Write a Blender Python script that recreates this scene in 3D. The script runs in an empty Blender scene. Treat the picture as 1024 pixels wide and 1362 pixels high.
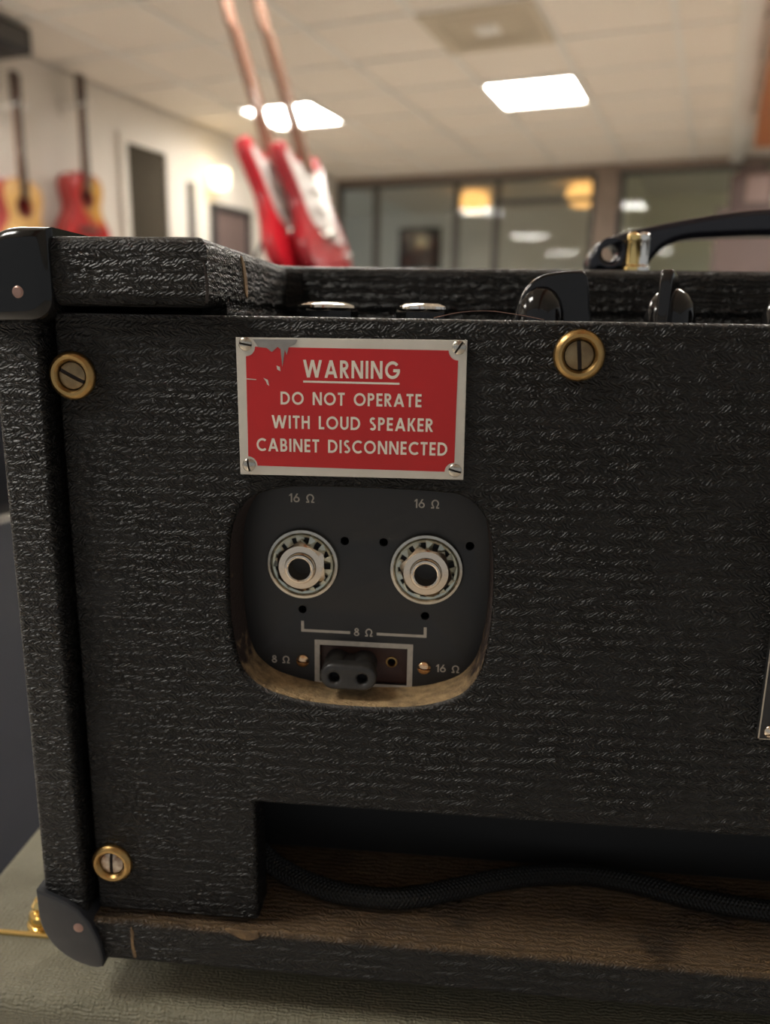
import bpy, bmesh, math, random
from mathutils import Vector, Matrix
random.seed(7)
S = bpy.context.scene
COL = S.collection
PI = math.pi

# ------------------------------------------------------------------ camera
CAM = Vector((0.0, -0.24126, 1.0))           # one metre above the floor
YAW, PITCH, ROLL, FPX = -8.741e-02, 2.3177e-01, 1.7292e-02, 1046.55
fwd = Vector((math.sin(YAW)*math.cos(PITCH), math.cos(YAW)*math.cos(PITCH), -math.sin(PITCH)))
rgt = Vector((math.cos(YAW), -math.sin(YAW), 0)); upv = rgt.cross(fwd)
r2 = rgt*math.cos(ROLL)+upv*math.sin(ROLL); u2 = -rgt*math.sin(ROLL)+upv*math.cos(ROLL)
cd = bpy.data.cameras.new('camera'); cam = bpy.data.objects.new('camera', cd); COL.objects.link(cam)
cam.matrix_world = Matrix(((r2.x, u2.x, -fwd.x, CAM.x), (r2.y, u2.y, -fwd.y, CAM.y), (r2.z, u2.z, -fwd.z, CAM.z), (0, 0, 0, 1)))
cd.sensor_fit = 'VERTICAL'; cd.sensor_height = 36.0; cd.lens = 36.0*FPX/1362.0
cd.clip_start = 0.01; cd.clip_end = 100
cd.dof.use_dof = True; cd.dof.focus_distance = 0.250; cd.dof.aperture_fstop = cd.lens/3.7
S.camera = cam
# ------------------------------------------------------------------ world and exposure
w = bpy.data.worlds.new('world'); S.world = w; w.use_nodes = True
w.node_tree.nodes['Background'].inputs[0].default_value = (0.96, 0.98, 1.0, 1)
w.node_tree.nodes['Background'].inputs[1].default_value = 0.14
S.view_settings.view_transform = 'Standard'; S.view_settings.look = 'None'
S.view_settings.exposure = 1.35; S.view_settings.gamma = 1.0; S.view_settings.use_curve_mapping = False
LAMP = 15.0            # emission of the ceiling light diffusers

# ------------------------------------------------------------------ materials
MATS = {}
def newmat(name):
    m = bpy.data.materials.new(name); m.use_nodes = True; MATS[name] = m
    return m, m.node_tree.nodes, m.node_tree.links, m.node_tree.nodes['Principled BSDF']
def plain(name, col, rough=0.5, metal=0.0, noise=0.0, nscale=40, bump=0.0, bscale=200, spec=0.5, coat=0.0, emit=None, estr=0, bdist=0.0003, col2=None):
    m, N, L, B = newmat(name)
    B.inputs['Base Color'].default_value = (*col, 1); B.inputs['Roughness'].default_value = rough
    B.inputs['Metallic'].default_value = metal; B.inputs['Specular IOR Level'].default_value = spec
    B.inputs['Coat Weight'].default_value = coat; B.inputs['Coat Roughness'].default_value = 0.08
    if emit:
        B.inputs['Emission Color'].default_value = (*emit, 1); B.inputs['Emission Strength'].default_value = estr
    tc = N.new('ShaderNodeTexCoord')
    if noise > 0:
        n = N.new('ShaderNodeTexNoise'); n.inputs['Scale'].default_value = nscale; n.inputs['Detail'].default_value = 5
        L.new(tc.outputs['Object'], n.inputs['Vector'])
        mx = N.new('ShaderNodeMix'); mx.data_type = 'RGBA'
        c2 = col2 if col2 else tuple(c*0.45 for c in col)
        mx.inputs[6].default_value = (*col, 1); mx.inputs[7].default_value = (*c2, 1)
        r = N.new('ShaderNodeMapRange'); r.inputs[1].default_value = 0.14; r.inputs[2].default_value = 0.72
        r.inputs[4].default_value = noise
        L.new(n.outputs['Fac'], r.inputs[0]); L.new(r.outputs[0], mx.inputs[0]); L.new(mx.outputs[2], B.inputs['Base Color'])
    if bump > 0:
        n = N.new('ShaderNodeTexNoise'); n.inputs['Scale'].default_value = bscale; n.inputs['Detail'].default_value = 3
        L.new(tc.outputs['Object'], n.inputs['Vector'])
        b = N.new('ShaderNodeBump'); b.inputs['Strength'].default_value = bump; b.inputs['Distance'].default_value = bdist
        L.new(n.outputs['Fac'], b.inputs['Height']); L.new(b.outputs[0], B.inputs['Normal'])
    return m

def tolex(name, base, px=0.0019, pz=0.0044, bump=1.0, dist=0.0013, rough=0.34, dust=0.0, dustcol=(0.2, 0.14, 0.08), slant=4.0, warp=0.7, spec=0.26):
    """embossed vinyl: rows of little slanted ridges that turn direction row by row"""
    m, N, L, B = newmat(name)
    B.inputs['Specular IOR Level'].default_value = spec
    def M(op, a, b=None, c=None):
        n = N.new('ShaderNodeMath'); n.operation = op
        for i, v in enumerate((a, b, c)):
            if v is None: continue
            if isinstance(v, (int, float)): n.inputs[i].default_value = v
            else: L.new(v, n.inputs[i])
        return n.outputs[0]
    def NZ(scale, detail=2, vec=None):
        n = N.new('ShaderNodeTexNoise'); n.inputs['Scale'].default_value = scale; n.inputs['Detail'].default_value = detail
        L.new(vec, n.inputs['Vector']); return n.outputs['Fac']
    uv = N.new('ShaderNodeTexCoord').outputs['UV']
    sp = N.new('ShaderNodeSeparateXYZ'); L.new(uv, sp.inputs[0]); x, y = sp.outputs[0], sp.outputs[1]
    n1 = NZ(160, 2, uv); n2 = NZ(420, 2, uv); n3 = NZ(60, 2, uv)
    v = M('ADD', M('DIVIDE', y, pz), M('MULTIPLY', M('SUBTRACT', n1, 0.5), 1.5*warp))
    tri = M('PINGPONG', v, 0.5)
    ph = M('ADD', M('ADD', M('DIVIDE', x, px), M('MULTIPLY', tri, slant)), M('MULTIPLY', M('SUBTRACT', n2, 0.5), 3.0*warp))
    st = M('MULTIPLY_ADD', M('SINE', M('MULTIPLY', ph, 2*PI)), 0.5, 0.5)
    row = M('MULTIPLY_ADD', M('SINE', M('MULTIPLY', v, 4*PI)), 0.5, 0.5)
    amp = M('MULTIPLY_ADD', n3, 1.6, -0.25)
    cr = N.new('ShaderNodeMapping'); cr.inputs['Scale'].default_value = (230, 1050, 1); L.new(uv, cr.inputs[0])
    n4 = N.new('ShaderNodeTexNoise'); n4.inputs['Scale'].default_value = 1.0; n4.inputs['Detail'].default_value = 3; L.new(cr.outputs[0], n4.inputs['Vector'])
    h = M('ADD', M('MULTIPLY', M('ADD', M('MULTIPLY', st, 0.50), M('MULTIPLY', row, 0.60)), amp), M('MULTIPLY', n4.outputs['Fac'], 0.75))
    b = N.new('ShaderNodeBump'); b.inputs['Strength'].default_value = bump; b.inputs['Distance'].default_value = dist
    L.new(h, b.inputs['Height']); L.new(b.outputs[0], B.inputs['Normal'])
    big = NZ(22, 4, N.new('ShaderNodeTexCoord').outputs['Object'])
    B.inputs['Roughness'].default_value = rough
    rr = M('MULTIPLY_ADD', big, 0.25, rough-0.12); L.new(rr, B.inputs['Roughness'])
    mx = N.new('ShaderNodeMix'); mx.data_type = 'RGBA'
    mx.inputs[6].default_value = (*base, 1); mx.inputs[7].default_value = (base[0]*1.5+.002, base[1]*1.4+.0016, base[2]*1.3+.0012, 1)
    L.new(big, mx.inputs[0]); out = mx.outputs[2]
    if dust > 0:      # settled dust on faces that look up, also painting the panel's lit rim
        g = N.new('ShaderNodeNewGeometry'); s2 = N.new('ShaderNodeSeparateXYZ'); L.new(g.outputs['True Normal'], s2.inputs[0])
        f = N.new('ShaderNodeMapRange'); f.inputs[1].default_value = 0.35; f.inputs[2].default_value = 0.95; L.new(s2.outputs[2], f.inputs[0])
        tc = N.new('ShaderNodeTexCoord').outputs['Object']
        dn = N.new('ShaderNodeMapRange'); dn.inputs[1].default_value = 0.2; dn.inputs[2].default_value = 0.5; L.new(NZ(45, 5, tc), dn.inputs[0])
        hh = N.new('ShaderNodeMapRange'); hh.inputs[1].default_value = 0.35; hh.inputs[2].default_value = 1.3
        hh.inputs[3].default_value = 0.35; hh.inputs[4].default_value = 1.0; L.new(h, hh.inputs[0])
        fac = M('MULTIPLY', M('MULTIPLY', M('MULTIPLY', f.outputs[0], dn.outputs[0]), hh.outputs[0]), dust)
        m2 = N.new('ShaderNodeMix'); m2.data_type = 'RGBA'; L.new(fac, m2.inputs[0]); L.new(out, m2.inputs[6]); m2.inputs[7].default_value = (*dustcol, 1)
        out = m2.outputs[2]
    L.new(out, B.inputs['Base Color'])
    return m

tolex('vinyl_black', (0.0060, 0.0060, 0.0061), dust=0.8, dustcol=(0.22, 0.205, 0.19))  # real dust, but also a painted light rim on the panel's top edge
tolex('vinyl_case', (0.0060, 0.0060, 0.0061), dust=1.0, dustcol=(0.21, 0.135, 0.072))
tolex('vinyl_top', (0.0075, 0.0072, 0.0068), dust=0.4, dustcol=(0.17, 0.155, 0.14))
tolex('vinyl_grey', (0.140, 0.136, 0.098), px=0.0021, pz=0.0026, bump=1.0, dist=0.0009, rough=0.42, slant=0.6, warp=0.8)
plain('black_plastic', (0.006, 0.006, 0.006), 0.14, spec=0.42)
plain('knob_plastic', (0.006, 0.005, 0.005), 0.12, spec=0.4, coat=0.1)
plain('handle_rubber', (0.010, 0.010, 0.016), 0.22, noise=0.3, nscale=60)
plain('guard_metal', (0.014, 0.017, 0.023), 0.40, noise=0.8, nscale=170, col2=(0.036, 0.037, 0.040), bump=0.15, bscale=300)
plain('brass', (0.52, 0.34, 0.13), 0.33, metal=1.0, noise=0.8, nscale=150, col2=(0.30, 0.18, 0.07))
plain('brass_screw', (0.80, 0.54, 0.32), 0.25, metal=1.0)
plain('brass_old', (0.33, 0.25, 0.14), 0.40, metal=1.0, noise=0.8, nscale=300, col2=(0.14, 0.09, 0.05), bump=0.2, bscale=900)
plain('brass_bright', (0.85, 0.62, 0.25), 0.16, metal=1.0)
plain('steel', (0.62, 0.58, 0.50), 0.25, metal=1.0, noise=0.5, nscale=300)
plain('nickel', (0.72, 0.62, 0.50), 0.16, metal=1.0)
plain('steel_worn', (0.70, 0.66, 0.58), 0.30, metal=1.0, noise=1.0, nscale=420, col2=(0.20, 0.10, 0.05))
plain('zinc', (0.60, 0.62, 0.52), 0.30, metal=1.0, noise=0.5, nscale=300)
plain('chrome', (0.85, 0.82, 0.76), 0.08, metal=1.0)
plain('slot_dark', (0.02, 0.013, 0.010), 0.8)
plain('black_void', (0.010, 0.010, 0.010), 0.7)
plain('red_enamel', (0.52, 0.010, 0.010), 0.40, noise=0.25, nscale=70, col2=(0.36, 0.008, 0.008), bump=0.06, bscale=250)
plain('plate_cream', (0.66, 0.62, 0.54), 0.38, noise=0.35, nscale=120, col2=(0.46, 0.42, 0.35))
plain('print_cream', (0.80, 0.74, 0.62), 0.5)
plain('print_worn', (0.56, 0.50, 0.41), 0.55, noise=0.5, nscale=600, col2=(0.28, 0.24, 0.20))
plain('bare_metal', (0.38, 0.36, 0.33), 0.45, metal=0.6, noise=0.5, nscale=300)
plain('chassis_paint', (0.011, 0.012, 0.013), 0.45, noise=0.5, nscale=55, col2=(0.022, 0.018, 0.016), bump=0.08, bscale=800)
plain('wood_dusty', (0.30, 0.19, 0.085), 0.9, noise=1.0, nscale=240, col2=(0.09, 0.055, 0.03), bump=0.9, bscale=900, bdist=0.0006)
plain('wood_raw', (0.42, 0.27, 0.14), 0.8, noise=0.6, nscale=200)
plain('wood_dark', (0.035, 0.018, 0.012), 0.8, noise=0.7, nscale=120, bump=0.5, bscale=600)
plain('bakelite', (0.055, 0.018, 0.010), 0.45, noise=0.6, nscale=150)
plain('plug_rubber', (0.011, 0.011, 0.011), 0.40, noise=0.7, nscale=320, col2=(0.04, 0.036, 0.032))
plain('rivet_copper', (0.35, 0.22, 0.18), 0.45, metal=0.7)
plain('rubber', (0.012, 0.012, 0.012), 0.7)
# room
plain('wall_paint', (0.72, 0.67, 0.60), 0.8, noise=0.15, nscale=1.2, col2=(0.66, 0.60, 0.53))
plain('wall_white', (0.80, 0.80, 0.76), 0.8)
plain('wall_warm', (0.80, 0.74, 0.56), 0.8)
plain('tile_paint', (0.84, 0.765, 0.68), 0.9, noise=0.25, nscale=2.0, col2=(0.79, 0.71, 0.62), bump=0.1, bscale=60, bdist=0.002)
plain('white_bar', (0.80, 0.77, 0.72), 0.5)
plain('carpet_navy', (0.007, 0.008, 0.013), 0.95, noise=0.4, nscale=8)
plain('floor_wood', (0.70, 0.64, 0.56), 0.5, noise=0.4, nscale=3, col2=(0.62, 0.56, 0.48))
plain('frame_dark', (0.07, 0.065, 0.06), 0.5)
plain('frame_brown', (0.27, 0.21, 0.17), 0.6)
plain('door_brown', (0.050, 0.040, 0.027), 0.85, spec=0.2)
plain('vent_cream', (0.60, 0.52, 0.40), 0.6)
plain('beam_wood', (0.50, 0.17, 0.06), 0.5, noise=0.4, nscale=6)
plain('tower_grey', (0.16, 0.11, 0.10), 0.6, noise=0.4, nscale=5)
plain('tower_pink', (0.34, 0.24, 0.22), 0.6)
plain('black_satin', (0.02, 0.02, 0.022), 0.5)
plain('picture_red', (0.20, 0.055, 0.035), 0.6, noise=1.0, nscale=5, col2=(0.02, 0.015, 0.015))
plain('lamp_orange', (0.05, 0.02, 0.005), 0.8, spec=0.1, emit=(1.0, 0.50, 0.15), estr=0.65)
plain('lamp_warm', (0.9, 0.8, 0.5), 0.5, emit=(1.0, 0.82, 0.50), estr=1.2)
plain('diffuser', (0.9, 0.9, 0.85), 0.5, emit=(1.0, 0.96, 0.89), estr=LAMP)
plain('guitar_red', (0.60, 0.012, 0.025), 0.28, coat=0.15)
plain('guitar_dark_red', (0.42, 0.02, 0.03), 0.28, coat=0.15)
plain('maple', (0.30, 0.155, 0.105), 0.65, spec=0.2)
plain('maple_brown', (0.22, 0.115, 0.075), 0.65, spec=0.2)
plain('pickguard', (0.75, 0.70, 0.66), 0.3)
plain('rosewood', (0.06, 0.03, 0.02), 0.5)
plain('spruce', (0.70, 0.40, 0.13), 0.3, noise=0.3, nscale=10)
plain('mahogany_red', (0.34, 0.04, 0.035), 0.3)
# sunburst top: amber in the middle, cherry at the rim
m, N, L, B = newmat('sunburst'); tc = N.new('ShaderNodeTexCoord'); mp = N.new('ShaderNodeMapping')
mp.inputs['Location'].default_value = (-0.10, 0, -0.33); mp.inputs['Scale'].default_value = (1, 0, 1)
L.new(tc.outputs['Object'], mp.inputs[0]); vl = N.new('ShaderNodeVectorMath'); vl.operation = 'LENGTH'; L.new(mp.outputs[0], vl.inputs[0])
cr = N.new('ShaderNodeValToRGB'); cr.color_ramp.elements[0].position = 0.10; cr.color_ramp.elements[0].color = (0.62, 0.33, 0.08, 1)
cr.color_ramp.elements[1].position = 0.17; cr.color_ramp.elements[1].color = (0.42, 0.03, 0.03, 1)
L.new(vl.outputs['Value'], cr.inputs[0]); L.new(cr.outputs[0], B.inputs['Base Color']); B.inputs['Roughness'].default_value = 0.2
# window glass: mostly clear with a faint reflection
m = bpy.data.materials.new('glass'); m.use_nodes = True; MATS['glass'] = m; N = m.node_tree.nodes; L = m.node_tree.links
N.remove(N['Principled BSDF']); t = N.new('ShaderNodeBsdfTransparent'); t.inputs[0].default_value = (0.94, 0.97, 0.96, 1)
g = N.new('ShaderNodeBsdfGlossy'); g.inputs['Roughness'].default_value = 0.02; fr = N.new('ShaderNodeFresnel'); fr.inputs[0].default_value = 1.4
mx = N.new('ShaderNodeMixShader'); L.new(fr.outputs[0], mx.inputs[0]); L.new(t.outputs[0], mx.inputs[1]); L.new(g.outputs[0], mx.inputs[2])
L.new(mx.outputs[0], N['Material Output'].inputs[0])
# braided cable
m, N, L, B = newmat('cable_braid'); B.inputs['Base Color'].default_value = (0.013, 0.012, 0.010, 1); B.inputs['Roughness'].default_value = 0.33
tc = N.new('ShaderNodeTexCoord'); sp = N.new('ShaderNodeSeparateXYZ'); L.new(tc.outputs['UV'], sp.inputs[0])
def _m(op, a, b):
    n = N.new('ShaderNodeMath'); n.operation = op
    for i, v in enumerate((a, b)):
        if isinstance(v, (int, float)): n.inputs[i].default_value = v
        else: L.new(v, n.inputs[i])
    return n.outputs[0]
a_ = _m('SINE', _m('MULTIPLY', _m('ADD', sp.outputs[0], sp.outputs[1]), 2*PI), 0); b_ = _m('SINE', _m('MULTIPLY', _m('SUBTRACT', sp.outputs[0], sp.outputs[1]), 2*PI), 0)
bp = N.new('ShaderNodeBump'); bp.inputs['Strength'].default_value = 0.9; bp.inputs['Distance'].default_value = 0.0008
L.new(_m('MAXIMUM', a_, b_), bp.inputs['Height']); L.new(bp.outputs[0], B.inputs['Normal'])

# raw wood rim: stained dark, tan dust settled on what looks up
m, N, L, B = newmat('rim_wood'); B.inputs['Roughness'].default_value = 0.9; g = N.new('ShaderNodeNewGeometry'); sp = N.new('ShaderNodeSeparateXYZ'); L.new(g.outputs['Normal'], sp.inputs[0])
tc = N.new('ShaderNodeTexCoord'); n1 = N.new('ShaderNodeTexNoise'); n1.inputs['Scale'].default_value = 260; n1.inputs['Detail'].default_value = 5; L.new(tc.outputs['Object'], n1.inputs['Vector'])
n2 = N.new('ShaderNodeTexNoise'); n2.inputs['Scale'].default_value = 900; n2.inputs['Detail'].default_value = 3; L.new(tc.outputs['Object'], n2.inputs['Vector'])
mr = N.new('ShaderNodeMapRange'); mr.inputs[1].default_value = 0.25; mr.inputs[2].default_value = 1.15; L.new(_m('ADD', sp.outputs[2], _m('MULTIPLY', _m('SUBTRACT', n1.outputs['Fac'], 0.5), 1.6)), mr.inputs[0])
mx = N.new('ShaderNodeMix'); mx.data_type = 'RGBA'; mx.inputs[6].default_value = (0.022, 0.011, 0.008, 1); mx.inputs[7].default_value = (0.44, 0.30, 0.15, 1); L.new(mr.outputs[0], mx.inputs[0]); L.new(mx.outputs[2], B.inputs['Base Color'])
bp = N.new('ShaderNodeBump'); bp.inputs['Strength'].default_value = 0.9; bp.inputs['Distance'].default_value = 0.0007; L.new(n2.outputs['Fac'], bp.inputs['Height']); L.new(bp.outputs[0], B.inputs['Normal'])

# ------------------------------------------------------------------ mesh helpers
MM = 0.001
def link(name, me, mat, parent=None, sharp=35, uv=False):
    """mesh in WORLD metres (or parent-local metres when the parent is turned) -> object"""
    mats = mat if isinstance(mat, (list, tuple)) else [mat]
    for k in mats: me.materials.append(MATS[k])
    o = bpy.data.objects.new(name, me); COL.objects.link(o)
    fl = 'slab' in me.keys()      # flat caps stay flat, rounded rims smooth
    me.polygons.foreach_set('use_smooth', [not (fl and max(abs(c) for c in p.normal) > 0.9995) for p in me.polygons])
    me.set_sharp_from_angle(angle=math.radians(sharp))
    if uv: boxuv(me)
    if parent is not None: o.parent = parent
    return o
def boxuv(me):
    while me.uv_layers: me.uv_layers.remove(me.uv_layers[0])
    ul = me.uv_layers.new(name='uv'); d = ul.data; V = me.vertices
    for p in me.polygons:
        n = p.normal; a = (abs(n.x), abs(n.y), abs(n.z)); k = a.index(max(a))
        for li in p.loop_indices:
            c = V[me.loops[li].vertex_index].co
            d[li].uv = (c.x, c.z) if k == 1 else ((c.y, c.z) if k == 0 else (c.x, c.y))
def xform(me, fn):
    for v in me.vertices: v.co = fn(v.co)
def slab_mesh(outline, y0, y1, bevel=0.0, holes=(), plane='xz', res=3):
    """outline (mm) filled and given a thickness with rounded rims; plane xz -> thickness along y, xy -> along z, yz -> along x"""
    cu = bpy.data.curves.new('tmp', 'CURVE'); cu.dimensions = '2D'; cu.fill_mode = 'BOTH'
    for pts in [outline]+list(holes):
        s = cu.splines.new('POLY'); s.points.add(len(pts)-1); s.use_cyclic_u = True
        for q, p in zip(s.points, pts): q.co = (p[0], p[1], 0, 1)
    h = (y1-y0)/2; cu.extrude = max(h-bevel, 0.0001); cu.bevel_depth = bevel; cu.bevel_resolution = res
    cu.offset = -bevel
    o = bpy.data.objects.new('tmp', cu); COL.objects.link(o)
    me = bpy.data.meshes.new_from_object(o.evaluated_get(bpy.context.evaluated_depsgraph_get()))
    bpy.data.objects.remove(o); bpy.data.curves.remove(cu); me.materials.clear()
    c = (y0+y1)/2
    if plane == 'xz': xform(me, lambda v: Vector((v.x, c-v.z, v.y))*MM)
    elif plane == 'xy': xform(me, lambda v: Vector((v.x, v.y, c+v.z))*MM)
    else: xform(me, lambda v: Vector((c+v.z, v.x, v.y))*MM)
    bm = bmesh.new(); bm.from_mesh(me); bmesh.ops.remove_doubles(bm, verts=bm.verts, dist=1e-7); bmesh.ops.recalc_face_normals(bm, faces=bm.faces); bm.to_mesh(me); bm.free(); me['slab'] = 1
    return me
def rrect(x0, z0, x1, z1, r, n=8):
    rs = r if isinstance(r, (list, tuple)) else (r,)*4      # bl, br, tr, tl
    out = []
    for (cx, cz, a, q) in ((x0+rs[0], z0+rs[0], 180, rs[0]), (x1-rs[1], z0+rs[1], 270, rs[1]), (x1-rs[2], z1-rs[2], 0, rs[2]), (x0+rs[3], z1-rs[3], 90, rs[3])):
        if q < 0.01: out.append((cx, cz)); continue
        for i in range(n+1):
            t = math.radians(a+90*i/n); out.append((cx+q*math.cos(t), cz+q*math.sin(t)))
    return out
def circ(x, z, r, n=24): return [(x+r*math.cos(2*PI*i/n), z+r*math.sin(2*PI*i/n)) for i in range(n)]
def smooth(pts, n=5, closed=True):
    out = []; k = len(pts)
    for i in range(k if closed else k-1):
        g = (lambda j: Vector(pts[j % k])) if closed else (lambda j: Vector(pts[min(max(j, 0), k-1)]))
        p0, p1, p2, p3 = g(i-1), g(i), g(i+1), g(i+2)
        for j in range(n):
            t = j/n
            out.append(tuple(0.5*((2*p1)+(p2-p0)*t+(2*p0-5*p1+4*p2-p3)*t*t+(3*p1-p0-3*p2+p3)*t**3)))
    if not closed: out.append(tuple(pts[-1]))
    return out
AX = {'-y': Matrix(((1, 0, 0), (0, 0, -1), (0, 1, 0))), 'z': Matrix.Identity(3), '-x': Matrix(((0, 0, -1), (0, 1, 0), (1, 0, 0))), 'x': Matrix(((0, 0, 1), (0, 1, 0), (-1, 0, 0)))}
def lathe_mesh(prof, at, axis='-y', seg=32, rot=0.0):
    """profile of (radius, height) in mm, turned round an axis through `at` (mm)"""
    bm = bmesh.new(); A = AX[axis]; rings = []; at = Vector(at)
    for r, h in prof:
        if r < 1e-6: rings.append([bm.verts.new((at+A@Vector((0, 0, h)))*MM)])
        else: rings.append([bm.verts.new((at+A@Vector((r*math.cos(rot+2*PI*i/seg), r*math.sin(rot+2*PI*i/seg), h)))*MM) for i in range(seg)])
    for a, b in zip(rings, rings[1:]):
        for i in range(seg):
            j = (i+1) % seg
            if len(a) == 1 and len(b) == 1: continue
            if len(a) == 1: bm.faces.new((a[0], b[j], b[i]))
            elif len(b) == 1: bm.faces.new((a[i], a[j], b[0]))
            else: bm.faces.new((a[i], a[j], b[j], b[i]))
    bmesh.ops.recalc_face_normals(bm, faces=bm.faces)
    me = bpy.data.meshes.new('m'); bm.to_mesh(me); bm.free(); return me
def box_mesh(x0, y0, z0, x1, y1, z1, bev=0.0, seg=2):
    """metres"""
    bm = bmesh.new(); bmesh.ops.create_cube(bm, size=1.0)
    for v in bm.verts: v.co = Vector(((x0+x1)/2+v.co.x*(x1-x0), (y0+y1)/2+v.co.y*(y1-y0), (z0+z1)/2+v.co.z*(z1-z0)))
    if bev: bmesh.ops.bevel(bm, geom=bm.edges[:], offset=bev, segments=seg, affect='EDGES', profile=0.5)
    me = bpy.data.meshes.new('m'); me['slab'] = 1; bm.to_mesh(me); bm.free(); return me
def tube_mesh(path, rad, seg=16, uvk=None, caps=True):
    """path in metres"""
    P = [Vector(p) for p in path]; bm = bmesh.new(); rings = []; s = 0.0; ss = []
    uvl = bm.loops.layers.uv.new('uv')
    nrm = None
    for i, p in enumerate(P):
        t = (P[min(i+1, len(P)-1)]-P[max(i-1, 0)]).normalized()
        if nrm is None: nrm = t.orthogonal().normalized()
        nrm = (nrm-t*nrm.dot(t)).normalized(); bi = t.cross(nrm)
        r = rad[i] if isinstance(rad, list) else rad
        rings.append([bm.verts.new(p+(nrm*math.cos(2*PI*k/seg)+bi*math.sin(2*PI*k/seg))*r) for k in range(seg)])
        if i: s += (P[i]-P[i-1]).length
        ss.append(s)
    for i in range(len(P)-1):
        for k in range(seg):
            j = (k+1) % seg
            f = bm.faces.new((rings[i][k], rings[i][j], rings[i+1][j], rings[i+1][k]))
            if uvk:
                for lp, (a, b) in zip(f.loops, ((ss[i], k), (ss[i], k+1), (ss[i+1], k+1), (ss[i+1], k))): lp[uvl].uv = (a*uvk[0], b/seg*uvk[1])
    if caps: bm.faces.new(rings[0][::-1]); bm.faces.new(rings[-1])
    bmesh.ops.recalc_face_normals(bm, faces=bm.faces)
    me = bpy.data.meshes.new('m'); bm.to_mesh(me); bm.free(); return me
def join_mesh(*ms):
    bm = bmesh.new()
    for m_ in ms: bm.from_mesh(m_)
    me = bpy.data.meshes.new('m'); bm.to_mesh(me); bm.free(); return me
def tag(o, label=None, cat=None, group=None, kind=None):
    for k, v in (('label', label), ('category', cat), ('group', group), ('kind', kind)):
        if v: o[k] = v
    return o
def empty(name, loc, rz=0.0):
    o = bpy.data.objects.new(name, None); COL.objects.link(o); o.location = loc; o.rotation_euler = (0, 0, rz); o.empty_display_size = 0.05
    return o

# slotted screw head: two half domes and the slot floor between them
def screw_mesh(at, R_, h, slot, ang, seg=18):
    bm = bmesh.new(); A = AX['-y']; at = Vector(at); c, s = math.cos(ang), math.sin(ang)
    def V(x, y, z): return bm.verts.new((at+A@Vector((x*c-y*s, x*s+y*c, z)))*MM)
    dome = lambda x, y: h*(0.35+0.65*max(0, 1-(x*x+y*y)/(R_*R_)))
    a0 = math.asin(slot/2/R_)
    for sg in (1, -1):
        B_ = [(sg*R_*math.sin(a0+(PI-2*a0)*i/seg), R_*math.cos(a0+(PI-2*a0)*i/seg)) for i in range(seg+1)]
        m_ = 8; B_ += [(sg*slot/2, B_[-1][1]+(B_[0][1]-B_[-1][1])*i/m_) for i in range(1, m_)]
        cx = sg*R_*0.45; rings = []
        for k in (0.25, 0.5, 0.75, 0.93, 1.0): rings.append([V(cx+(x-cx)*k, y*k, dome(cx+(x-cx)*k, y*k)*(0.9 if k == 1 else 1)) for x, y in B_])
        rings.append([V(x, y, -0.5) for x, y in B_]); cv = V(cx, 0, dome(cx, 0)); n = len(B_)
        for i in range(n):
            j = (i+1) % n; bm.faces.new((cv, rings[0][i], rings[0][j]))
            for a, b in zip(rings, rings[1:]): bm.faces.new((a[i], b[i], b[j], a[j]))
    nf = len(bm.faces)
    q = slot*0.55; y = R_*0.97; z = h*0.08
    f = bm.faces.new((V(-q, -y, z), V(q, -y, z), V(q, y, z), V(-q, y, z))); f.material_index = 1
    bmesh.ops.recalc_face_normals(bm, faces=bm.faces)
    me = bpy.data.meshes.new('m'); bm.to_mesh(me); bm.free(); return me

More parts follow.
